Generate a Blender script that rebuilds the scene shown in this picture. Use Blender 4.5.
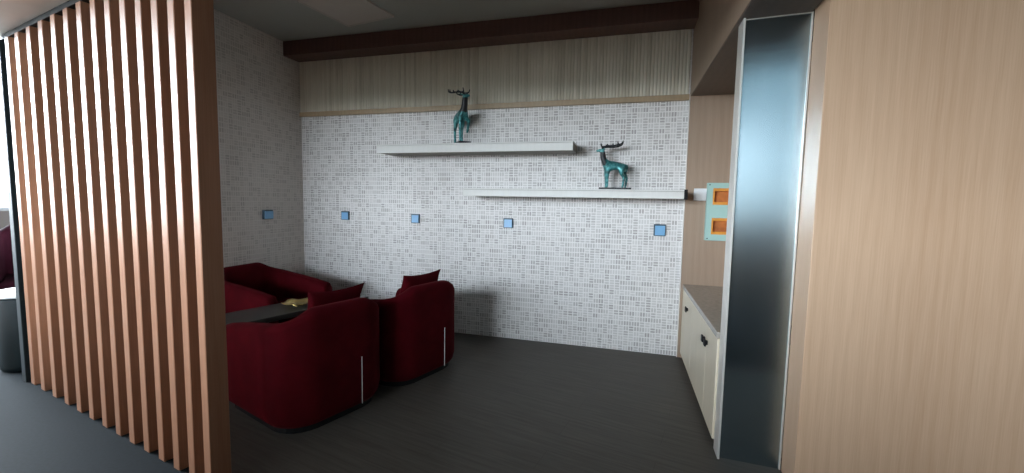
import bpy, bmesh, math, random
from mathutils import Vector, Matrix
random.seed(4)
for o in list(bpy.data.objects):
    bpy.data.objects.remove(o)
SC = bpy.context.scene
COL = SC.collection

# ------------------------------------------------------------------ camera
cam_d = bpy.data.cameras.new('camera')
cam_d.sensor_fit = 'HORIZONTAL'
cam_d.sensor_width = 36.0
cam_d.lens = 419.672 / 1024 * 36
cam_d.clip_start = 0.05
cam = bpy.data.objects.new('camera', cam_d)
COL.objects.link(cam)
CR = Vector((0.96375583, 0.2661821, 0.01793855))
CU = Vector((-0.03904254, 0.07420522, 0.99647843))
CF = Vector((-0.26391359, 0.96106226, -0.08190814))
cam.matrix_world = Matrix(((CR.x, CU.x, -CF.x, 0.0), (CR.y, CU.y, -CF.y, -4.368),
                           (CR.z, CU.z, -CF.z, 1.5), (0, 0, 0, 1)))
SC.camera = cam

# ------------------------------------------------------------------ exposure, sky
SC.view_settings.view_transform = 'Standard'
SC.view_settings.look = 'None'
SC.view_settings.gamma = 1.0
SC.view_settings.use_curve_mapping = False
SC.view_settings.exposure = 3.9

world = bpy.data.worlds.new('daylight')
SC.world = world
world.use_nodes = True
wn = world.node_tree.nodes
wl = world.node_tree.links
wn.clear()
w_out = wn.new('ShaderNodeOutputWorld')
w_bg = wn.new('ShaderNodeBackground')
w_tc = wn.new('ShaderNodeTexCoord')
w_sx = wn.new('ShaderNodeSeparateXYZ')
w_rp = wn.new('ShaderNodeValToRGB')
w_mp = wn.new('ShaderNodeMapRange')
w_mp.inputs['From Min'].default_value = -0.25
w_mp.inputs['From Max'].default_value = 0.6
wl.new(w_tc.outputs['Generated'], w_sx.inputs[0])
wl.new(w_sx.outputs['Z'], w_mp.inputs['Value'])
wl.new(w_mp.outputs[0], w_rp.inputs[0])
er = w_rp.color_ramp.elements
er[0].position = 0.0
er[0].color = (0.08, 0.085, 0.085, 1)
er[1].position = 1.0
er[1].color = (0.80, 0.90, 1.0, 1)
e = er.new(0.26); e.color = (0.14, 0.155, 0.16, 1)
e = er.new(0.31); e.color = (0.72, 0.76, 0.80, 1)
e = er.new(0.42); e.color = (0.86, 0.925, 1.0, 1)
wl.new(w_rp.outputs[0], w_bg.inputs['Color'])
w_bg.inputs['Strength'].default_value = 3.6
wl.new(w_bg.outputs[0], w_out.inputs[0])

def portal(name, loc, size, rot):
    d = bpy.data.lights.new(name, 'AREA')
    d.shape = 'RECTANGLE'
    d.size, d.size_y = size
    d.cycles.is_portal = True
    o = bpy.data.objects.new(name, d)
    o.location = loc
    o.rotation_euler = rot
    COL.objects.link(o)
    return o
# daylight enters by the rear glazing (y = -9) and the left glazing (x = -10)
portal('window_daylight', (-5.1, -9.0, 2.2), (6.6, 2.0), (math.pi/2, 0, 0))
portal('window_daylight', (1.7, -9.0, 2.75), (2.2, 3.3), (math.pi/2, 0, 0))
portal('window_daylight', (-10.0, -1.25, 2.8), (7.9, 3.2), (math.pi/2, 0, -math.pi/2))

# ------------------------------------------------------------------ materials
class NT:
    def __init__(s, name):
        s.mat = bpy.data.materials.new(name)
        s.mat.use_nodes = True
        s.t = s.mat.node_tree
        s.n = s.t.nodes
        s.n.clear()
        s.out = s.n.new('ShaderNodeOutputMaterial')
        s.b = s.n.new('ShaderNodeBsdfPrincipled')
        s.t.links.new(s.b.outputs[0], s.out.inputs[0])
    def L(s, a, b):
        s.t.links.new(a, b)
    def m(s, op, a, b=None, c=None):
        n = s.n.new('ShaderNodeMath')
        n.operation = op
        for i, v in enumerate((a, b, c)):
            if v is None:
                continue
            if isinstance(v, (int, float)):
                n.inputs[i].default_value = v
            else:
                s.L(v, n.inputs[i])
        return n.outputs[0]
    def coord(s, scale=(1, 1, 1), kind='Object'):
        tc = s.n.new('ShaderNodeTexCoord')
        mp = s.n.new('ShaderNodeMapping')
        mp.inputs['Scale'].default_value = scale
        s.L(tc.outputs[kind], mp.inputs[0])
        return mp.outputs[0]
    def noise(s, vec, scale, detail=3, rough=0.5, dist=0.0):
        n = s.n.new('ShaderNodeTexNoise')
        n.inputs['Scale'].default_value = scale
        n.inputs['Detail'].default_value = detail
        n.inputs['Roughness'].default_value = rough
        n.inputs['Distortion'].default_value = dist
        s.L(vec, n.inputs['Vector'])
        return n.outputs[0]
    def ramp(s, fac, stops):
        n = s.n.new('ShaderNodeValToRGB')
        s.L(fac, n.inputs[0])
        els = n.color_ramp.elements
        els[0].position = stops[0][0]; els[0].color = (*stops[0][1], 1)
        els[1].position = stops[-1][0]; els[1].color = (*stops[-1][1], 1)
        for p, c in stops[1:-1]:
            e = els.new(p); e.color = (*c, 1)
        return n.outputs[0]
    def mix(s, fac, a, b):
        n = s.n.new('ShaderNodeMix')
        n.data_type = 'RGBA'
        for sock, v in ((n.inputs[0], fac), (n.inputs[6], a), (n.inputs[7], b)):
            if isinstance(v, (int, float)):
                sock.default_value = v
            elif isinstance(v, tuple):
                sock.default_value = (*v, 1)
            else:
                s.L(v, sock)
        return n.outputs[2]
    def bump(s, h, strength=0.2, dist=0.01):
        n = s.n.new('ShaderNodeBump')
        n.inputs['Strength'].default_value = strength
        n.inputs['Distance'].default_value = dist
        s.L(h, n.inputs['Height'])
        s.L(n.outputs[0], s.b.inputs['Normal'])
    def set(s, rough=0.5, metal=0.0, spec=0.5, color=None, **kw):
        s.b.inputs['Roughness'].default_value = rough
        s.b.inputs['Metallic'].default_value = metal
        s.b.inputs['Specular IOR Level'].default_value = spec
        if color is not None:
            if isinstance(color, tuple):
                s.b.inputs['Base Color'].default_value = (*color, 1)
            else:
                s.L(color, s.b.inputs['Base Color'])
        for k, v in kw.items():
            s.b.inputs[k].default_value = v
        return s.mat

def plain(name, color, rough=0.5, metal=0.0, spec=0.5, var=0.06, scale=9.0, **kw):
    t = NT(name)
    f = t.noise(t.coord(), scale, 3)
    a = tuple(max(0, c * (1 - var)) for c in color)
    b = tuple(min(1, c * (1 + var)) for c in color)
    return t.set(rough, metal, spec, t.ramp(f, [(0.3, a), (0.7, b)]), **kw)

def oak(name, dark, light, rough=0.42, spec=0.5, scale=1.0):
    """vertical-grain oak veneer: fine pores along z plus soft cathedral figure"""
    t = NT(name)
    v1 = t.coord((55 * scale, 55 * scale, 1.1))
    pores = t.noise(v1, 3.0, 4, 0.6)
    v2 = t.coord((3.2 * scale, 3.2 * scale, 0.42))
    w = t.n.new('ShaderNodeTexWave')
    w.wave_type = 'BANDS'; w.bands_direction = 'X'
    w.inputs['Scale'].default_value = 1.6
    w.inputs['Distortion'].default_value = 7.0
    w.inputs['Detail'].default_value = 3.0
    w.inputs['Detail Scale'].default_value = 1.2
    t.L(v2, w.inputs['Vector'])
    broad = t.noise(t.coord((1.6, 1.6, 0.15)), 2.0, 2)
    f = t.m('ADD', t.m('MULTIPLY', pores, 0.5), t.m('MULTIPLY', w.outputs['Fac'], 0.10))
    f = t.m('ADD', f, t.m('MULTIPLY', broad, 0.35))
    c = t.ramp(f, [(0.26, dark), (0.66, light)])
    t.bump(pores, 0.05, 0.002)
    return t.set(rough, 0, spec, c)

def mosaic(name, cell, axis, grout, lights, darks):
    """basket-weave mosaic: square cells of two little bars, upright or lying"""
    t = NT(name)
    tc = t.n.new('ShaderNodeTexCoord')
    sx = t.n.new('ShaderNodeSeparateXYZ')
    t.L(tc.outputs['Object'], sx.inputs[0])
    u = t.m('DIVIDE', sx.outputs[axis], cell)
    v = t.m('DIVIDE', sx.outputs['Z'], cell)
    iu, iv = t.m('FLOOR', u), t.m('FLOOR', v)
    fu, fv = t.m('FRACT', t.m('ADD', u, 100.0)), t.m('FRACT', v)
    cb = t.n.new('ShaderNodeCombineXYZ')
    t.L(iu, cb.inputs[0]); t.L(iv, cb.inputs[1])
    wn_ = t.n.new('ShaderNodeTexWhiteNoise')
    wn_.noise_dimensions = '3D'
    t.L(cb.outputs[0], wn_.inputs['Vector'])
    sc = t.n.new('ShaderNodeSeparateColor')
    t.L(wn_.outputs['Color'], sc.inputs[0])
    par = t.m('GREATER_THAN', sc.outputs[0], 0.42)
    a = t.m('ADD', t.m('MULTIPLY', fu, par), t.m('MULTIPLY', fv, t.m('SUBTRACT', 1.0, par)))
    b = t.m('ADD', t.m('MULTIPLY', fv, par), t.m('MULTIPLY', fu, t.m('SUBTRACT', 1.0, par)))
    half = t.m('FRACT', t.m('MULTIPLY', a, 2.0))
    bar = t.m('MULTIPLY', t.m('LESS_THAN', t.m('ABSOLUTE', t.m('SUBTRACT', half, 0.5)), 0.35),
              t.m('LESS_THAN', t.m('ABSOLUTE', t.m('SUBTRACT', b, 0.5)), 0.41))
    tone = t.ramp(sc.outputs[1], [(0.0, lights), (0.3, lights), (1.0, darks)])
    pw = t.noise(t.coord(), 1.3, 2)
    tone = t.mix(t.m('MULTIPLY', pw, 0.35), tone, lights)
    c = t.mix(bar, grout, tone)
    t.bump(bar, 0.12, 0.002)
    return t.set(0.55, 0, 0.35, c)

M = {}
M['mosaic'] = mosaic('mosaic_tile', 0.052, 'X', (0.80, 0.79, 0.785), (0.62, 0.605, 0.60), (0.36, 0.34, 0.335))
M['mosaic_side'] = mosaic('mosaic_tile_shaded', 0.052, 'Y', (0.68, 0.645, 0.61), (0.60, 0.565, 0.53), (0.44, 0.41, 0.385))  # same mosaic, the wall's shade put into warmer, softer tones
M['oak'] = oak('light_oak', (0.50, 0.315, 0.195), (0.63, 0.435, 0.295))
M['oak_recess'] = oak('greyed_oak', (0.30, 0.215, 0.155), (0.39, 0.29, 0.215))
M['oak_slat'] = oak('slat_oak', (0.215, 0.098, 0.054), (0.31, 0.160, 0.098), rough=0.36, spec=0.27, scale=1.5)
M['oak_trim'] = oak('moulding_oak', (0.34, 0.25, 0.15), (0.44, 0.33, 0.21))
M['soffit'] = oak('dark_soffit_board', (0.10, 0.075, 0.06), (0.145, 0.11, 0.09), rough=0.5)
M['beam'] = oak('dark_stained_wood', (0.07, 0.035, 0.028), (0.13, 0.065, 0.05), rough=0.5)
M['shelf'] = oak('whitewashed_wood', (0.66, 0.66, 0.64), (0.71, 0.71, 0.69), rough=0.5)
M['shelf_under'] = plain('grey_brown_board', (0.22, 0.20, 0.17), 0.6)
M['cream'] = oak('cream_laminate', (0.62, 0.555, 0.43), (0.72, 0.65, 0.52), rough=0.4)
M['counter'] = plain('grey_stone_top', (0.36, 0.335, 0.30), 0.22, spec=0.5, var=0.12, scale=30)
M['black'] = plain('black_metal', (0.010, 0.010, 0.011), 0.6, spec=0.2)
M['teal_dark'] = plain('dark_teal_lacquer', (0.004, 0.010, 0.013), 0.6, spec=0.25)
M['white'] = plain('white_plastic', (0.78, 0.80, 0.82), 0.35, var=0.02)
M['blue'] = plain('blue_plastic', (0.19, 0.42, 0.68), 0.3, var=0.05)
M['navy'] = plain('navy_box', (0.03, 0.07, 0.11), 0.4)
M['aqua'] = plain('pale_aqua_paint', (0.36, 0.56, 0.53), 0.4, var=0.03)
M['orange'] = plain('orange_timber', (0.72, 0.30, 0.045), 0.45, var=0.12)
M['rust'] = plain('rust_brown', (0.42, 0.13, 0.025), 0.5, var=0.3, scale=14)
M['brass'] = plain('polished_brass', (0.80, 0.60, 0.22), 0.22, metal=1.0)
M['zip_glint'] = plain('white_zip_glint', (0.95, 0.95, 0.95), 0.25, metal=0.0, var=0.02)  # plain white painted for the glint along the chair-back zip
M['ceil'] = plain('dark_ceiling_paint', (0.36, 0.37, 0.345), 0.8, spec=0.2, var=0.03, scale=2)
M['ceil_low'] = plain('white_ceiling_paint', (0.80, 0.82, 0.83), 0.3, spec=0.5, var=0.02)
M['paint'] = plain('dark_hall_paint', (0.045, 0.036, 0.032), 0.7, var=0.03)  # near-black so the unseen hall walls bounce little light
M['diffuser'] = plain('milky_diffuser', (0.50, 0.46, 0.42), 0.5, var=0.02)
M['frame'] = plain('grey_window_frame', (0.10, 0.11, 0.12), 0.4)
M['table'] = plain('dark_table_top', (0.032, 0.031, 0.029), 0.3, spec=0.3, var=0.15)

t = NT('brushed_steel')
br = t.noise(t.coord((1.2, 1.2, 260)), 2.0, 3)
cl = t.noise(t.coord((2.0, 2.0, 1.2)), 1.5, 3)
f_ = t.m('ADD', t.m('MULTIPLY', br, 0.35), t.m('MULTIPLY', cl, 0.5))
t.bump(br, 0.04, 0.001)
M['steel'] = t.set(0.22, 1.0, 0.5, t.ramp(f_, [(0.25, (0.36, 0.45, 0.49)), (0.6, (0.47, 0.56, 0.60))]), Anisotropic=0.85)
tg = t.n.new('ShaderNodeCombineXYZ')
tg.inputs[0].default_value = 1.0
t.L(tg.outputs[0], t.b.inputs['Tangent'])
M['steel_trim'] = plain('steel_trim', (0.86, 0.84, 0.80), 0.35, metal=0.5, var=0.03)

t = NT('dark_red_velvet')
nz = t.noise(t.coord(), 7.0, 4)
c_ = t.ramp(nz, [(0.3, (0.046, 0.0016, 0.0038)), (0.7, (0.070, 0.0026, 0.0058))])
M['velvet'] = t.set(0.9, 0, 0.06, c_)
t.b.inputs['Sheen Weight'].default_value = 0.10
t.b.inputs['Sheen Roughness'].default_value = 0.5
t.b.inputs['Sheen Tint'].default_value = (0.6, 0.08, 0.1, 1)

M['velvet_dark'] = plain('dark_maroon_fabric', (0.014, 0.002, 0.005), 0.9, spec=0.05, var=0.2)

t = NT('verdigris_bronze')
nz = t.noise(t.coord(), 28.0, 4, 0.6)
c_ = t.ramp(nz, [(0.32, (0.012, 0.05, 0.055)), (0.48, (0.04, 0.20, 0.21)), (0.7, (0.14, 0.40, 0.40))])
M['bronze'] = t.set(0.42, 0.45, 0.5, c_)
M['bronze_dark'] = plain('blackened_bronze', (0.012, 0.014, 0.018), 0.5, var=0.3, scale=40)

# floor: dark grey-brown wood-look planks
t = NT('dark_plank_floor')
tc = t.n.new('ShaderNodeTexCoord')
mp = t.n.new('ShaderNodeMapping')
mp.inputs['Rotation'].default_value = (0, 0, math.radians(12))
t.L(tc.outputs['Object'], mp.inputs[0])
bk = t.n.new('ShaderNodeTexBrick')
bk.inputs['Scale'].default_value = 1.0
bk.inputs['Brick Width'].default_value = 1.2
bk.inputs['Row Height'].default_value = 0.2
bk.inputs['Mortar Size'].default_value = 0.002
bk.inputs['Color1'].default_value = (0.95, 0.95, 0.95, 1)
bk.inputs['Color2'].default_value = (1, 1, 1, 1)
bk.inputs['Mortar'].default_value = (0.78, 0.78, 0.78, 1)
t.L(mp.outputs[0], bk.inputs['Vector'])
mp2 = t.n.new('ShaderNodeMapping')
mp2.inputs['Scale'].default_value = (1.2, 22, 1)
t.L(mp.outputs[0], mp2.inputs[0])
gr = t.noise(mp2.outputs[0], 2.0, 5, 0.65)
gc = t.ramp(gr, [(0.25, (0.060, 0.053, 0.046)), (0.75, (0.112, 0.102, 0.09))])
mm = t.n.new('ShaderNodeMix'); mm.data_type = 'RGBA'; mm.blend_type = 'MULTIPLY'
mm.inputs[0].default_value = 1.0
t.L(gc, mm.inputs[6]); t.L(bk.outputs[0], mm.inputs[7])
t.bump(gr, 0.06, 0.002)
M['floor'] = t.set(0.5, 0, 0.25, mm.outputs[2])

M['carpet'] = plain('slate_blue_carpet', (0.006, 0.009, 0.0115), 0.8, spec=0.12, var=0.2, scale=60)
# bamboo band: each reed has its own tone
t = NT('split_reed')
tc = t.n.new('ShaderNodeTexCoord')
sx = t.n.new('ShaderNodeSeparateXYZ')
t.L(tc.outputs['Object'], sx.inputs[0])
iu = t.m('FLOOR', t.m('DIVIDE', sx.outputs['X'], 0.032))
wnz = t.n.new('ShaderNodeTexWhiteNoise'); wnz.noise_dimensions = '1D'
t.L(iu, wnz.inputs['W'])
st = t.noise(t.coord((60, 60, 3)), 2.0, 3)
ff = t.m('ADD', t.m('ADD', t.m('MULTIPLY', wnz.outputs['Value'], 0.3), 0.2), t.m('MULTIPLY', st, 0.3))
M['reed'] = t.set(0.6, 0, 0.3, t.ramp(ff, [(0.1, (0.26, 0.235, 0.185)), (0.42, (0.66, 0.62, 0.52)), (1.0, (0.86, 0.83, 0.74))]))

# window glass: clear pane with a weak mirror
mg = bpy.data.materials.new('window_glass')
mg.use_nodes = True
gn = mg.node_tree.nodes; gl = mg.node_tree.links
gn.clear()
go = gn.new('ShaderNodeOutputMaterial'); gm = gn.new('ShaderNodeMixShader')
gt = gn.new('ShaderNodeBsdfTransparent'); gg = gn.new('ShaderNodeBsdfGlossy')
gt.inputs[0].default_value = (0.95, 0.97, 0.975, 1); gg.inputs['Roughness'].default_value = 0.02
gm.inputs[0].default_value = 0.06
gl.new(gt.outputs[0], gm.inputs[1]); gl.new(gg.outputs[0], gm.inputs[2]); gl.new(gm.outputs[0], go.inputs[0])
M['glass'] = mg
mt = mg.copy(); mt.name = 'tinted_glass'
mt.node_tree.nodes[[n.type for n in mt.node_tree.nodes].index('BSDF_TRANSPARENT')].inputs[0].default_value = (0.14, 0.165, 0.172, 1)
M['glass_tinted'] = mt

# ------------------------------------------------------------------ mesh helpers
def link(name, bm, mat, parent=None, smooth=False, loc=(0, 0, 0), rotz=0.0):
    bmesh.ops.recalc_face_normals(bm, faces=bm.faces)
    me = bpy.data.meshes.new(name)
    bm.to_mesh(me)
    bm.free()
    for m_ in (mat if isinstance(mat, (list, tuple)) else [mat]):
        me.materials.append(m_)
    if smooth:
        for p in me.polygons:
            p.use_smooth = True
    o = bpy.data.objects.new(name, me)
    o.location = loc
    o.rotation_euler = (0, 0, rotz)
    COL.objects.link(o)
    if parent is not None:
        o.parent = parent
    return o

def box(bm, x0, x1, y0, y1, z0, z1, bev=0.0, seg=2):
    r = bmesh.ops.create_cube(bm, size=1.0)
    vs = r['verts']
    for v in vs:
        v.co = Vector(((x0 + x1) / 2 + v.co.x * abs(x1 - x0), (y0 + y1) / 2 + v.co.y * abs(y1 - y0),
                       (z0 + z1) / 2 + v.co.z * abs(z1 - z0)))
    if bev > 0:
        es = list({e for v in vs for e in v.link_edges})
        bmesh.ops.bevel(bm, geom=es, offset=bev, segments=seg, profile=0.5, affect='EDGES')
    return bm

def bx(*a, **k):
    bm = bmesh.new()
    box(bm, *a, **k)
    return bm

def prism(pts, z0, z1):
    bm = bmesh.new()
    lo = [bm.verts.new((x, y, z0)) for x, y in pts]
    hi = [bm.verts.new((x, y, z1)) for x, y in pts]
    n = len(pts)
    bm.faces.new(lo[::-1]); bm.faces.new(hi)
    for i in range(n):
        bm.faces.new((lo[i], lo[(i + 1) % n], hi[(i + 1) % n], hi[i]))
    return bm

def lathe(profile, seg=32):
    bm = bmesh.new()
    rings = []
    for r, z in profile:
        rings.append([bm.verts.new((r * math.cos(2 * math.pi * k / seg), r * math.sin(2 * math.pi * k / seg), z)) for k in range(seg)])
    for a, b in zip(rings, rings[1:]):
        for k in range(seg):
            bm.faces.new((a[k], a[(k + 1) % seg], b[(k + 1) % seg], b[k]))
    bm.faces.new(rings[0][::-1]); bm.faces.new(rings[-1])
    return bm

def thing(name, label, cat, loc=(0, 0, 0), rotz=0.0, group=None):
    o = bpy.data.objects.new(name, None)
    o.location = loc
    o.rotation_euler = (0, 0, rotz)
    o.empty_display_size = 0.1
    COL.objects.link(o)
    return tag(o, label, cat, group)

def tag(o, label, cat, group=None):
    o['label'] = label
    o['category'] = cat
    if group:
        o['group'] = group
    return o

def struct(name, bm, mat, **k):
    o = link(name, bm, mat, **k)
    o['kind'] = 'structure'
    return o

def dup(root, label, loc, rotz):
    r = root.copy()
    COL.objects.link(r)
    r.location = loc
    r.rotation_euler = (0, 0, rotz)
    r['label'] = label
    for ch in list(root.children):
        c = ch.copy(); COL.objects.link(c); c.parent = r
        for g in list(ch.children):
            d = g.copy(); COL.objects.link(d); d.parent = c
    return r

# ------------------------------------------------------------------ the setting
SOF = 0.21
ZC, ZL, ZH = 3.296, 2.68, 4.6           # alcove ceiling, soffit over the divider, hall ceiling
XL, XR = -3.905, 0.517                  # left wall, right end of the mosaic
SA = 0.211                              # the slatted divider is turned by this much
SUX, SUY = -math.cos(SA), math.sin(SA)  # along the divider, away from its near end
SX, SY = -2.037, -2.8
def on_screen(s, d=0.0):                # s along the divider, d into the lounge
    return (SX + SUX * s + 0.2094 * d, SY + SUY * s + 0.9778 * d)
YE = SY - (0.557 - SX) * math.tan(SA)   # where the divider's line meets the right side
YW = SY + (SX - XL) * math.tan(SA)      # where it meets the left wall

struct('floor', prism([(XL - 0.12, 0.2), (XL - 0.12, YW + 0.12), on_screen(-3.0, 0.1), on_screen(-7.3, 0.1), (5.2, 0.2)], -0.1, 0.0), M['floor'])
struct('floor', prism([(-10.2, 2.85), (-10.2, -9.2), (5.2, -9.2), on_screen(-7.3, 0.1), on_screen(-3.0, 0.1), (XL - 0.12, YW + 0.12), (XL - 0.12, 2.85)], -0.1, 0.0), M['carpet'])
struct('wall_back', bx(XL, 1.2, 0.0, 0.12, 0.0, ZC), M['mosaic'])
struct('wall_left', bx(XL - 0.12, XL, YW + 0.16, 0.12, 0.0, ZC), M['mosaic_side'])
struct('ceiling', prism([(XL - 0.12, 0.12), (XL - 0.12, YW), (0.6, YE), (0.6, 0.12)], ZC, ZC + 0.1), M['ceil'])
struct('ceiling', bx(-10.2, 5.2, -9.2, 2.85, ZH, ZH + 0.1), M['ceil_low'])
# white bulkhead over the divider: its underside is the soffit the slats hang from
struct('trim_1', prism([on_screen(2.70, -SOF), on_screen(-2.70, -SOF), on_screen(-2.70, 0.10), on_screen(2.70, 0.10)], ZL, ZH), M['ceil_low'])

# reed band on the upper wall, real half-round reeds
bm = bmesh.new()
n_reed = int((XR - XL) / 0.032)
prev = None
rows = []
for i in range(n_reed):
    for k in range(6):
        a = math.pi * k / 4
        rows.append((XL + i * 0.032 + 0.016 - 0.0152 * math.cos(a), -0.012 - 0.010 * math.sin(a)))
lo = [bm.verts.new((x, y, 2.54)) for x, y in rows]
hi = [bm.verts.new((x, y, ZC)) for x, y in rows]
for i in range(len(rows) - 1):
    bm.faces.new((lo[i], lo[i + 1], hi[i + 1], hi[i]))
b0 = bm.verts.new((rows[0][0], 0, 2.54)); b1 = bm.verts.new((rows[0][0], 0, ZC))
c0 = bm.verts.new((rows[-1][0], 0, 2.54)); c1 = bm.verts.new((rows[-1][0], 0, ZC))
bm.faces.new((lo[0], hi[0], b1, b0)); bm.faces.new((lo[-1], c0, c1, hi[-1]))
struct('trim_2', bm, M['reed'])
struct('trim_3', bx(XL, XR, -0.035, 0.0, 2.488, 2.542, bev=0.004), M['oak_trim'])
struct('trim_4', bx(XL, 0.556, -0.262, -0.022, 3.135, ZC, bev=0.004), M['beam'])

# right side: oak end panel of the recess, fascia, header, big oak wall
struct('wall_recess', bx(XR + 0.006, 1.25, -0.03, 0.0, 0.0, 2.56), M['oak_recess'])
struct('trim_5', bx(XR, XR + 0.006, -0.034, 0.0, 0.0, 2.54), M['steel_trim'])
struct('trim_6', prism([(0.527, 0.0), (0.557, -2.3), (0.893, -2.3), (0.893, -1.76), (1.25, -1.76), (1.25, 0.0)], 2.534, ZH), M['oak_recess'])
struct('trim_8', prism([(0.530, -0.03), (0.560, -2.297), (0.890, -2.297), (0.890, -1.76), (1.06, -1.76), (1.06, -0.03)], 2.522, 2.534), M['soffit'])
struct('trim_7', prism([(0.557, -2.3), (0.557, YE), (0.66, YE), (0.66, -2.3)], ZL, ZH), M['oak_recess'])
struct('wall_right', bx(0.897, 5.2, -1.945, -1.76, 0.0, ZH, bev=0.003), M['oak'])
struct('wall_recess_side', bx(1.06, 1.18, -1.74, -0.03, 0.0, 2.522), M['oak'])

# outer shell of the big hall
struct('wall_hall_right', bx(5.2, 5.35, -9.2, 0.0, 0.0, ZH), M['paint'])
struct('wall_hall_far', bx(-10.2, XL - 0.12, 2.7, 2.85, 0.0, ZH), M['paint'])
for x0, x1, z0, z1 in ((-10.2, -8.4, 0, ZH), (-8.4, -1.8, 0, 1.2), (-8.4, -1.8, 3.25, ZH), (-1.8, 0.6, 0, ZH),
                       (0.6, 2.8, 0, 1.1), (0.6, 2.8, 4.4, ZH), (2.8, 5.2, 0, ZH)):
    struct('wall_rear', bx(x0, x1, -9.2, -9.05, z0, z1), M['paint'])
for y0, y1, z0, z1 in ((-9.05, -5.2, 0, ZH), (-5.2, 2.7, 0, 1.2), (-5.2, 2.7, 4.4, ZH)):
    struct('wall_hall_left', bx(-10.2, -10.05, y0, y1, z0, z1), M['paint'])
struct('wall_light_block', bx(-9.0, -0.4, -5.75, -5.6, 0.0, 1.36, bev=0.01), M['oak'])  # unseen partition added to keep daylight off the lower walls
def glazing(name, x0, x1, z0, z1, n, pane='glass'):
    w_ = struct(name, bx(x0, x1, -9.15, -9.07, z0, z0 + 0.06), M['frame'])
    bm = bmesh.new()
    box(bm, x0, x1, -9.15, -9.07, z1 - 0.06, z1)
    for k in range(n + 1):
        x = x0 + 0.03 + (x1 - x0 - 0.06) * k / n
        box(bm, x - 0.03, x + 0.03, -9.15, -9.07, z0 + 0.06, z1 - 0.06)
    link('mullions', bm, M['frame'], parent=w_)
    link('pane', bx(x0 + 0.02, x1 - 0.02, -9.113, -9.107, z0 + 0.06, z1 - 0.06), M[pane], parent=w_)
glazing('window_1', -8.4, -1.8, 1.2, 3.25, 4)
glazing('window_3', 0.6, 2.8, 1.1, 4.4, 1, 'glass_tinted')
w2 = struct('window_2', bx(-10.15, -10.07, -5.2, 2.7, 1.2, 1.26), M['frame'])
bm = bmesh.new()
box(bm, -10.15, -10.07, -5.2, 2.7, 4.34, 4.4)
for k in range(6):
    y = -5.17 + k * 1.568
    box(bm, -10.15, -10.07, y - 0.03, y + 0.03, 1.26, 4.34)
link('mullions', bm, M['frame'], parent=w2)
link('pane', bx(-10.113, -10.107, -5.17, 2.65, 1.26, 4.34), M['glass'], parent=w2)

# ------------------------------------------------------------------ slatted divider
scr = thing('slatted_screen', 'floor to ceiling room divider of upright pale oak slats at left', 'room divider', (SX, SY, 0), -SA)
# local: -x runs along the divider away from its near end, +y into the lounge
pos = [-0.009, 0.147, 0.307, 0.472, 0.646, 0.827, 1.010, 1.203, 1.402, 1.606, 1.820, 2.045, 2.275, 2.485]
for s in pos:
    w = 0.060 + 0.006 * s
    link('slat', bx(-s - w / 2, -s + w / 2, 0.0, 0.10, 0.0, ZL - 0.035, bev=0.003, seg=1), M['oak_slat'], scr)
link('top_rail', bx(-2.60, 0.03, 0.004, 0.10, ZL - 0.035, ZL), M['black'], scr)
link('end_post', bx(-2.66, -2.575, -0.015, 0.115, 0.0, ZL - 0.035, bev=0.004), M['teal_dark'], scr)

# ------------------------------------------------------------------ steel column
colm = thing('steel_column', 'brushed steel clad column between the cabinet recess and the oak wall', 'column', (0.568, -1.744, 0))
link('front_panel', prism([(0.012, 0.022), (0.327, 0.0), (0.327, 0.10), (0.012, 0.10)], 0.0, 2.522), M['steel'], colm)
link('edge_trim', bx(0.0, 0.012, -0.002, 0.115, 0.0, 2.522, bev=0.002, seg=1), M['steel_trim'], colm)
link('edge_trim', bx(0.321, 0.329, -0.010, 0.006, 0.0, 2.522, bev=0.002, seg=1), M['steel_trim'], colm)
link('head_strip', prism([(0.012, 0.018), (0.321, -0.004), (0.321, 0.002), (0.012, 0.024)], 2.5165, 2.522), M['steel_trim'], colm)

# ------------------------------------------------------------------ cabinet in the recess
cab = thing('low_cabinet', 'low cream cabinet with grey top in the recess beside the steel column', 'cabinet')
def skew(bm):       # front runs very slightly out of square with the mosaic wall
    for v in bm.verts:
        v.co.x += 0.010 * (v.co.y + 1.64) / -1.6 if v.co.x < 0.8 else 0
    return bm
link('carcass', skew(bx(0.575, 1.055, -1.62, -0.035, 0.05, 0.695)), M['cream'], cab)
link('countertop', skew(bx(0.550, 1.055, -1.625, -0.035, 0.695, 0.734, bev=0.004)), M['counter'], cab)
link('kick_plate', skew(bx(0.60, 1.055, -1.62, -0.035, 0.0, 0.05)), M['oak'], cab)
for y0, y1, hy in ((-0.64, -0.04, -0.40), (-1.285, -0.644, -1.24), (-1.62, -1.289, -1.33)):
    d = link('door', skew(bx(0.557, 0.575, y0, y1, 0.055, 0.69, bev=0.002, seg=1)), M['cream'], cab)
    bm = bmesh.new()
    box(bm, 0.545, 0.557, hy - 0.012, hy + 0.012, 0.560, 0.584)
    box(bm, 0.533, 0.545, hy - 0.024, hy + 0.024, 0.550, 0.594, bev=0.003)
    link('handle', skew(bm), M['black'], d)

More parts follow.
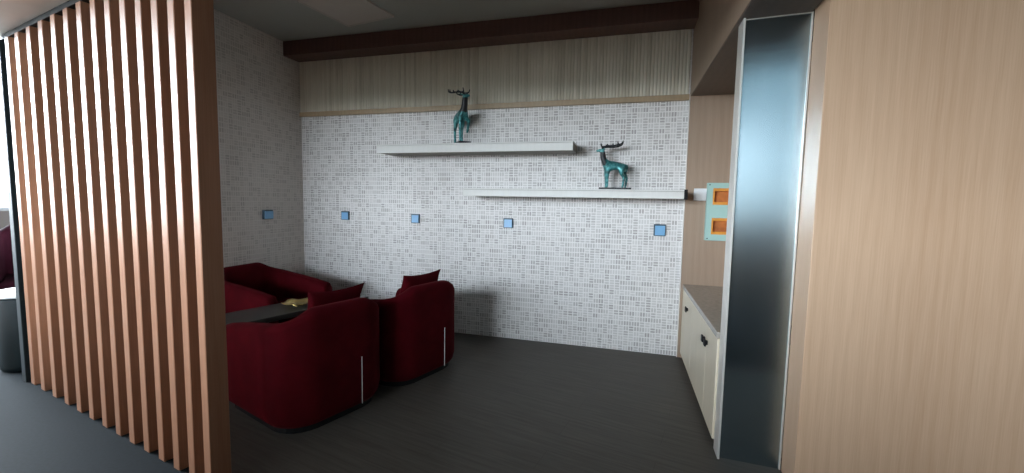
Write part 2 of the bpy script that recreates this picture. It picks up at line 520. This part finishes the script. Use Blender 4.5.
# ------------------------------------------------------------------ wall plates, aqua panel
def plate(name, label, cat, loc, rotz, face, back, w=0.105, h=0.105, group=None):
    t_ = thing(name, label, cat, loc, rotz, group)
    link('back_box', bx(-w / 2, w / 2, -0.022, 0.0, -h / 2, h / 2, bev=0.004), back, t_)
    f = link('face_plate', bx(-w / 2 + 0.012, w / 2 - 0.006, -0.032, -0.022, -h / 2 + 0.006, h / 2 - 0.014, bev=0.003), face, t_)
    return t_
G = 'blue wall plates'
plate('wall_plate', 'small blue wall plate on the mosaic, nearest the left corner', 'wall plate', (-3.289, 0, 1.301), 0, M['blue'], M['navy'], group=G)
plate('wall_plate', 'small blue wall plate on the mosaic below the left end of upper shelf', 'wall plate', (-2.350, 0, 1.291), 0, M['blue'], M['navy'], group=G)
plate('wall_plate', 'small blue wall plate on the mosaic below the left half of lower shelf', 'wall plate', (-1.242, 0, 1.273), 0, M['blue'], M['navy'], group=G)
plate('wall_plate', 'small blue wall plate on the mosaic below the right end of lower shelf', 'wall plate', (0.307, 0, 1.251), 0, M['blue'], M['navy'], w=0.112, h=0.115, group=G)
plate('wall_plate', 'small blue wall plate alone on the shaded left wall', 'wall plate', (XL, -0.553, 1.311), math.pi / 2, M['blue'], M['navy'], w=0.13, group=G)
plate('light_switch', 'white square switch on oak end panel beside the aqua panel', 'switch', (0.655, -0.03, 1.602), 0, M['white'], M['white'], w=0.115, h=0.115)

aq = thing('recessed_panel', 'pale aqua wall panel with two orange recesses one above the other', 'wall panel', (0.708, -0.03, 1.173))
W_, H_ = 0.33, 0.538
bm = bmesh.new()
holes = [(0.050, 0.218, 0.058, 0.212), (0.050, 0.218, 0.335, 0.489)]
box(bm, 0, W_, -0.05, -0.038, 0, 0.058)
box(bm, 0, W_, -0.05, -0.038, 0.212, 0.335)
box(bm, 0, W_, -0.05, -0.038, 0.489, H_)
for a, b, c, d in holes:
    box(bm, 0, a, -0.05, -0.038, c, d)
    box(bm, b, W_, -0.05, -0.038, c, d)
box(bm, 0, 0.012, -0.038, 0, 0, H_)
link('panel', bm, M['aqua'], aq)
for a, b, c, d in holes:
    bm = bmesh.new()
    box(bm, a, a + 0.014, -0.052, -0.002, c, d)
    box(bm, b - 0.014, b, -0.052, -0.002, c, d)
    box(bm, a + 0.014, b - 0.014, -0.052, -0.002, d - 0.026, d)
    box(bm, a + 0.014, b - 0.014, -0.052, -0.002, c, c + 0.026)
    fr = link('recess_frame', bm, M['orange'], aq)
    link('recess_back', bx(a + 0.014, b - 0.014, -0.006, -0.002, c + 0.026, d - 0.026), M['rust'], fr)
for x, z in ((0.02, 0.018), (0.02, H_ - 0.018)):
    bm = bmesh.new()
    bmesh.ops.create_cone(bm, cap_ends=True, segments=12, radius1=0.006, radius2=0.005, depth=0.006,
                          matrix=Matrix.Translation((x, -0.052, z)) @ Matrix.Rotation(math.pi / 2, 4, 'X'))
    link('screw', bm, M['black'], aq)

# ------------------------------------------------------------------ ceiling light
cl_ = thing('ceiling_light', 'unlit square light panel in the dark ceiling', 'ceiling light', (-2.62, -0.82, ZC), -0.16)
link('diffuser', bx(-0.29, 0.29, -0.29, 0.29, -0.014, -0.004), M['diffuser'], cl_)
bm = bmesh.new()
for a in ((-0.30, 0.30, -0.30, -0.285), (-0.30, 0.30, 0.285, 0.30), (-0.30, -0.285, -0.285, 0.285), (0.285, 0.30, -0.285, 0.285)):
    box(bm, *a, -0.018, 0.0)
link('frame', bm, M['diffuser'], cl_)

# ------------------------------------------------------------------ floating shelves
def shelf(label, x0, x1, z0, z1, cap):
    s = thing('floating_shelf', label, 'shelf', ((x0 + x1) / 2, 0, z0), 0, 'floating shelves on the mosaic wall')
    h = (x1 - x0) / 2
    H_ = z1 - z0
    link('front_board', bx(-h, h, -0.36, -0.338, 0, H_ - 0.016, bev=0.0015, seg=1), M['shelf'], s)
    link('top_board', bx(-h, h, -0.357, 0.0, H_ - 0.013, H_, bev=0.0015, seg=1), M['shelf'], s)
    link('core', bx(-h + 0.002, h - 0.002, -0.338, 0.0, 0.006, H_ - 0.013), M['shelf_under'], s)
    if cap:
        link('end_cap', bx(h, h + 0.03, -0.35, -0.31, -0.004, H_ + 0.004, bev=0.002, seg=1), M['black'], s)
    return s
shelf('whitewashed floating shelf, the upper one at left, carrying the prancing stag', -2.625, -0.523, 1.996, 2.087, False)
shelf('whitewashed floating shelf, the lower one at right, carrying the standing stag', -1.631, 0.475, 1.553, 1.634, True)

# ------------------------------------------------------------------ bronze stags
def skin_mesh(name, nodes, edges, levels=2):
    """nodes: {key: (x,y,z,r)}; grown with a skin modifier and baked to one surface"""
    keys = list(nodes)
    me = bpy.data.meshes.new(name)
    me.from_pydata([nodes[k][:3] for k in keys], [(keys.index(a), keys.index(b)) for a, b in edges], [])
    o = bpy.data.objects.new(name, me)
    COL.objects.link(o)
    sk = o.modifiers.new('skin', 'SKIN')
    for i, k in enumerate(keys):
        r = nodes[k][3]
        sv = me.skin_vertices[0].data[i]
        sv.radius = (r, r) if not isinstance(r, tuple) else r
        sv.use_root = (i == 0)
    sk.use_smooth_shade = True
    sb = o.modifiers.new('sub', 'SUBSURF')
    sb.levels = levels; sb.render_levels = levels
    dg = bpy.context.evaluated_depsgraph_get()
    out = bpy.data.meshes.new_from_object(o.evaluated_get(dg))
    bpy.data.objects.remove(o)
    bpy.data.meshes.remove(me)
    for p in out.polygons:
        p.use_smooth = True
    return out

def stag(label, loc, rotz, scale, lifted, head_turn, tall=0.0):
    root = thing('stag_figurine', label, 'figurine', loc, rotz, 'verdigris stags on the shelves')
    k = scale
    N = {}
    def nd(key, x, y, z, r):
        N[key] = (x * k, y * k, (z + 0.011 + tall * min(1.0, z / 0.16)) * k, r * k if not isinstance(r, tuple) else tuple(q * k for q in r))
    E_ = []
    nd('hip', 0.062, 0, 0.212, 0.041); nd('mid', 0.0, 0, 0.212, 0.039); nd('sh', -0.068, 0, 0.212, 0.045)
    nd('rump', 0.088, 0, 0.205, 0.022); nd('tail', 0.100, 0, 0.185, 0.008)
    nd('nb', -0.100, 0, 0.240, 0.031); nd('nm', -0.122, 0, 0.290, 0.029); nd('poll', -0.118, 0, 0.345, 0.023)
    ht = head_turn
    ca, sa_ = math.cos(ht), math.sin(ht)
    def hd(key, fx, fy, z, r):     # head points: fx forward of the poll
        nd(key, -0.118 - fx * ca + fy * sa_, -fx * sa_ - fy * ca, z, r)
    hd('brow', 0.022, 0, 0.352, 0.017); hd('muz', 0.050, 0, 0.348, 0.011); hd('nose', 0.066, 0, 0.345, 0.008)
    for s in (1, -1):
        hd('ear1%d' % s, -0.002, 0.016 * s, 0.358, 0.006); hd('ear2%d' % s, -0.014, 0.040 * s, 0.368, 0.004)
        E_ += [('poll', 'ear1%d' % s), ('ear1%d' % s, 'ear2%d' % s)]
    E_ += [('hip', 'mid'), ('mid', 'sh'), ('hip', 'rump'), ('rump', 'tail'), ('sh', 'nb'), ('nb', 'nm'), ('nm', 'poll'),
           ('poll', 'brow'), ('brow', 'muz'), ('muz', 'nose')]
    for s in (1, -1):
        y = 0.030 * s
        dx = 0.012 * s
        nd('th%d' % s, 0.070 + dx, y, 0.170, 0.031); nd('st%d' % s, 0.062 + dx, y, 0.140, 0.021)
        nd('hk%d' % s, 0.088 + dx, y, 0.098, 0.0135); nd('hp%d' % s, 0.080 + dx, y, 0.022, 0.0105); nd('hh%d' % s, 0.072 + dx, y, 0.008, 0.009)
        E_ += [('hip', 'th%d' % s), ('th%d' % s, 'st%d' % s), ('st%d' % s, 'hk%d' % s), ('hk%d' % s, 'hp%d' % s), ('hp%d' % s, 'hh%d' % s)]
        nd('ua%d' % s, -0.078 - dx * .6, y, 0.165, 0.024)
        if lifted and s == -1:
            nd('kn-1', -0.150, y, 0.140, 0.015); nd('fp-1', -0.112, y, 0.080, 0.011); nd('fh-1', -0.098, y, 0.066, 0.009)
        else:
            nd('kn%d' % s, -0.080 - dx * .6, y, 0.100, 0.0145); nd('fp%d' % s, -0.078 - dx * .6, y, 0.022, 0.0105); nd('fh%d' % s, -0.083 - dx * .6, y, 0.008, 0.009)
        E_ += [('sh', 'ua%d' % s), ('ua%d' % s, 'kn%d' % s), ('kn%d' % s, 'fp%d' % s), ('fp%d' % s, 'fh%d' % s)]
    me = skin_mesh('body', N, E_)
    me.materials.append(M['bronze']); me.materials.append(M['bronze_dark'])
    for p in me.polygons:          # the mane and throat are cast black
        c = p.center / k
        if c.x < -0.088 and 0.222 < c.z - tall < 0.345 and abs(c.y) < 0.05:
            p.material_index = 1
    b = bpy.data.objects.new('body', me)
    COL.objects.link(b); b.parent = root
    for s in (1, -1):
        A = {}
        def ad(key, fx, fy, z, r):
            A[key] = ((-0.118 - fx * ca + fy * sa_) * k, (-fx * sa_ - fy * ca) * k, (z + 0.011 + tall) * k, r * k * 1.45)
        ad('a', 0.012, 0.008 * s, 0.362, 0.0055); ad('b', 0.006, 0.022 * s, 0.378, 0.0055); ad('c', -0.035, 0.042 * s, 0.386, 0.0055)
        ad('d', -0.085, 0.055 * s, 0.384, 0.005); ad('e', -0.135, 0.056 * s, 0.390, 0.005); ad('f', -0.165, 0.050 * s, 0.405, 0.0045); ad('g', -0.178, 0.045 * s, 0.432, 0.003)
        ad('t1', 0.022, 0.034 * s, 0.392, 0.004); ad('t2', 0.020, 0.040 * s, 0.416, 0.0025)
        ad('t3', -0.040, 0.048 * s, 0.405, 0.003); ad('t4', -0.088, 0.060 * s, 0.408, 0.003); ad('t5', -0.128, 0.066 * s, 0.420, 0.003)
        ed = [('a', 'b'), ('b', 'c'), ('c', 'd'), ('d', 'e'), ('e', 'f'), ('f', 'g'), ('b', 't1'), ('t1', 't2'), ('c', 't3'), ('d', 't4'), ('e', 't5')]
        ma = skin_mesh('antler', A, ed, 1)
        ma.materials.append(M['bronze_dark'])
        ao = bpy.data.objects.new('antler', ma)
        COL.objects.link(ao); ao.parent = root
    link('base_plate', bx(-0.145 * k, 0.145 * k, -0.055 * k, 0.055 * k, -0.0005, 0.020 * k, bev=0.002), M['bronze_dark'], root)
    return root
stag('blue green bronze stag raising one foreleg on the upper shelf', (-1.725, -0.19, 2.0875), math.radians(128), 1.14, True, math.radians(25), 0.055)
stag('blue green bronze stag standing in profile on the lower shelf', (-0.128, -0.19, 1.6345), 0.0, 1.04, False, 0.0)

# ------------------------------------------------------------------ velvet tub chairs
def chair_path(hw, hd, rad, n=10):
    """U-shaped outline, open towards -x: points and outward normals from one arm tip round the back to the other"""
    P = []
    for i in range(6):
        P.append((Vector((-hd + (2 * hd - rad) * i / 5, -hw)), Vector((0, -1))))
    for i in range(n + 1):
        a = -math.pi / 2 + (math.pi / 2) * i / n
        d = Vector((math.cos(a), math.sin(a)))
        P.append((Vector((hd - rad, -hw + rad)) + d * rad, d))
    for i in range(1, 6):
        y = -hw + rad + (2 * hw - 2 * rad) * i / 6
        P.append((Vector((hd, y)), Vector((1, 0))))
    for i in range(n + 1):
        a = (math.pi / 2) * i / n
        d = Vector((math.cos(a), math.sin(a)))
        P.append((Vector((hd - rad, hw - rad)) + d * rad, d))
    for i in range(4, -1, -1):
        P.append((Vector((-hd + (2 * hd - rad) * i / 5, hw)), Vector((0, 1))))
    return P

def pillow_bm(w, h, t_, n=14):
    bm = bmesh.new()
    def grid(sgn):
        g = []
        for i in range(n + 1):
            row = []
            for j in range(n + 1):
                u, v = -1 + 2 * i / n, -1 + 2 * j / n
                pin = 0.10
                x = u * (1 - pin * (1 - v * v) * abs(u)) * w / 2
                y = v * (1 - pin * (1 - u * u) * abs(v)) * h / 2
                th = t_ / 2 * (max(0, 1 - u * u) ** 0.45) * (max(0, 1 - v * v) ** 0.45)
                row.append((x, y, sgn * th))
            g.append(row)
        return g
    top, bot = grid(1), grid(-1)
    tv = [[bm.verts.new(c) for c in r] for r in top]
    bv = [[(tv[i][j] if i in (0, n) or j in (0, n) else bm.verts.new(bot[i][j])) for j in range(n + 1)] for i in range(n + 1)]
    for i in range(n):
        for j in range(n):
            bm.faces.new((tv[i][j], tv[i + 1][j], tv[i + 1][j + 1], tv[i][j + 1]))
            f = (bv[i][j], bv[i][j + 1], bv[i + 1][j + 1], bv[i + 1][j])
            if len(set(f)) == 4:
                try:
                    bm.faces.new(f)
                except ValueError:
                    pass
    return bm

HW, HD, RAD = 0.41, 0.40, 0.24
def make_chair(label, loc, rotz):
    root = thing('tub_armchair', label, 'armchair', loc, rotz, 'dark red velvet tub chairs')
    P = chair_path(HW, HD, RAD)
    n = len(P)
    bm = bmesh.new()
    rings = []
    TH = 0.115
    for i, (p, d) in enumerate(P):
        f = min(1.0, max(0.0, (p.x + HD) / (2 * HD)))
        g = min(1.0, max(0.0, (HW - abs(p.y)) / 0.24)) if p.x > 0 else 0.0
        top = 0.612 + 0.125 * f ** 0.85 + 0.068 * g * g * (3 - 2 * g)
        # closed cross-section: outer bottom -> outer top (rounded) -> inner top -> inner bottom
        sec = [(-0.035, 0.045), (-0.012, 0.075), (0.0, 0.13), (0.0, 0.40), (0.0, top - 0.05), (-0.010, top - 0.018), (-0.032, top - 0.003),
               (-0.058, top), (-0.084, top - 0.003), (-0.106, top - 0.018), (-TH, top - 0.05), (-TH, 0.36), (-TH, 0.045)]
        ring = []
        for off, z in sec:
            q = p + d * off
            ring.append(bm.verts.new((q.x, q.y, z)))
        rings.append(ring)
    m_ = len(rings[0])
    for a, b in zip(rings, rings[1:]):
        for j in range(m_):
            bm.faces.new((a[j], a[(j + 1) % m_], b[(j + 1) % m_], b[j]))
    # rounded arm fronts
    for ring, flip in ((rings[0], False), (rings[-1], True)):
        cx = sum((v.co for v in ring), Vector()) / m_
        inner = []
        for v in ring:
            c = v.co.copy()
            c = cx + (c - cx) * Vector((1, 1, 1)).x * 0.82
            c.x = ring[0].co.x - 0.03
            c.z = max(c.z, 0.06)
            inner.append(bm.verts.new(c))
        for j in range(m_):
            bm.faces.new((ring[j], ring[(j + 1) % m_], inner[(j + 1) % m_], inner[j]))
        bm.faces.new(inner)
    link('shell', bm, M['velvet'], root, smooth=True)
    # seat base and cushion
    def dshape(hw, x0, hd, rad, z0, z1, bev):
        pts = [(x0, -hw)] + [(p.x, p.y) for p, d in chair_path(hw, hd, rad, 6)[5:-5]] + [(x0, hw)]
        b_ = prism(pts, z0, z1)
        es = [e for e in b_.edges if abs(e.verts[0].co.z - e.verts[1].co.z) < 1e-6]
        bmesh.ops.bevel(b_, geom=es, offset=bev, segments=3, profile=0.5, affect='EDGES')
        return b_
    link('seat_base', dshape(HW - TH + 0.004, -HD - 0.01, HD - TH + 0.004, RAD - TH, 0.05, 0.26, 0.015), M['velvet'], root)
    link('seat_cushion', dshape(HW - TH - 0.004, -HD - 0.03, HD - TH - 0.004, RAD - TH, 0.262, 0.42, 0.04), M['velvet'], root, smooth=True)
    link('plinth', dshape(HW - 0.05, -HD + 0.03, HD - 0.05, RAD - 0.05, 0.0, 0.05, 0.004), M['black'], root)
    link('back_zip_glint', bx(HD - 0.001, HD + 0.004, 0.1285, 0.1318, 0.06, 0.40), M['zip_glint'], root)
    return root

ROT = math.radians(-18)
fx, fy = -math.cos(math.radians(18)), math.sin(math.radians(18))    # way the pair faces
ax_, ay = 0.309, 0.951                                               # along the row, away from camera
C1 = (-2.183, -1.879)
C2 = (C1[0] + ax_ * 0.85, C1[1] + ay * 0.85)
ch1 = make_chair('dark red velvet tub chair, the nearer of the pair seen from behind', (*C1, 0), ROT)
ch2 = dup(ch1, 'dark red velvet tub chair, the farther of the pair, against the mosaic wall', (*C2, 0), ROT)
ch3 = dup(ch1, 'dark red velvet tub chair in the far left corner facing the table', (-3.475, -0.97, 0), math.pi - 0.03)

def pillow(label, cx, cy, rotz, along, z, w=0.45, tilt=72, side=0.0, roll=0.0):
    bm = pillow_bm(w, 0.48, 0.15)
    # local: pillow width along y, leaning back towards +x
    R = Matrix.Rotation(math.radians(roll), 4, 'X') @ Matrix.Rotation(math.radians(-tilt), 4, 'Y')
    bmesh.ops.transform(bm, matrix=R @ Matrix.Rotation(math.pi / 2, 4, 'Z'), verts=bm.verts)
    o = link('throw_pillow', bm, M['velvet'], smooth=True, loc=(cx, cy, z), rotz=rotz)
    tag(o, label, 'pillow', 'dark red throw pillows')
    return o
def at_chair(c, lx, ly, rz):
    return (c[0] + lx * math.cos(rz) - ly * math.sin(rz), c[1] + lx * math.sin(rz) + ly * math.cos(rz))
p = at_chair(C1, 0.125, 0.09, ROT)
pillow('square dark red pillow standing in the nearer tub chair', *p, ROT, 0, 0.648)
p = at_chair(C2, 0.135, 0.06, ROT)
pillow('square dark red pillow standing in the farther tub chair', *p, ROT, 0, 0.65)
# ------------------------------------------------------------------ coffee table and brass dish
ct = thing('coffee_table', 'dark low coffee table between the velvet tub chairs', 'table', (-2.72, -1.085, 0), ROT)
link('table_top', bx(-0.205, 0.205, -1.00, 0.34, 0.51, 0.55, bev=0.006), M['table'], ct)
for sx_ in (-1, 1):
    for sy_ in (-1, 1):
        link('leg', bx(sx_ * 0.17 - 0.02, sx_ * 0.17 + 0.02, sy_ * 0.62 - 0.35, sy_ * 0.62 - 0.31, 0.0, 0.51, bev=0.003), M['black'], ct)
dish = thing('brass_dish', 'small wavy brass dish on the dark coffee table', 'dish', (-2.82, -1.31, 0.55), 0.3)
bm = bmesh.new()
seg = 40
prof = [(0.035, 0.0), (0.050, 0.003), (0.080, 0.009), (0.105, 0.017), (0.122, 0.025), (0.119, 0.029), (0.10, 0.022), (0.07, 0.013), (0.04, 0.008), (0.004, 0.007)]
rings = []
for r, z in prof:
    ring = []
    for k in range(seg):
        a = 2 * math.pi * k / seg
        wv = 1 + 0.10 * (r / 0.125) ** 2 * math.cos(5 * a)
        ring.append(bm.verts.new((r * wv * math.cos(a), r * wv * math.sin(a), z + 0.006 * (r / 0.125) ** 3 * math.cos(5 * a))))
    rings.append(ring)
for a, b in zip(rings, rings[1:]):
    for k in range(seg):
        bm.faces.new((a[k], a[(k + 1) % seg], b[(k + 1) % seg], b[k]))
bm.faces.new(rings[0][::-1]); bm.faces.new(rings[-1])
link('bowl', bm, M['brass'], dish, smooth=True)
link('foot', lathe([(0.05, 0.0), (0.05, 0.003), (0.038, 0.006)], 24), M['brass'], dish)

# ------------------------------------------------------------------ seats beyond the divider, far left
st = thing('side_table', 'white topped drum side table behind the far end of the divider', 'table', (-4.98, -2.02, 0))
link('drum', lathe([(0.16, 0.0), (0.19, 0.01), (0.20, 0.05), (0.20, 0.60), (0.19, 0.63)], 32), M['teal_dark'], st, smooth=True)
link('table_top', lathe([(0.21, 0.63), (0.225, 0.64), (0.225, 0.66), (0.21, 0.67)], 32), M['white'], st)
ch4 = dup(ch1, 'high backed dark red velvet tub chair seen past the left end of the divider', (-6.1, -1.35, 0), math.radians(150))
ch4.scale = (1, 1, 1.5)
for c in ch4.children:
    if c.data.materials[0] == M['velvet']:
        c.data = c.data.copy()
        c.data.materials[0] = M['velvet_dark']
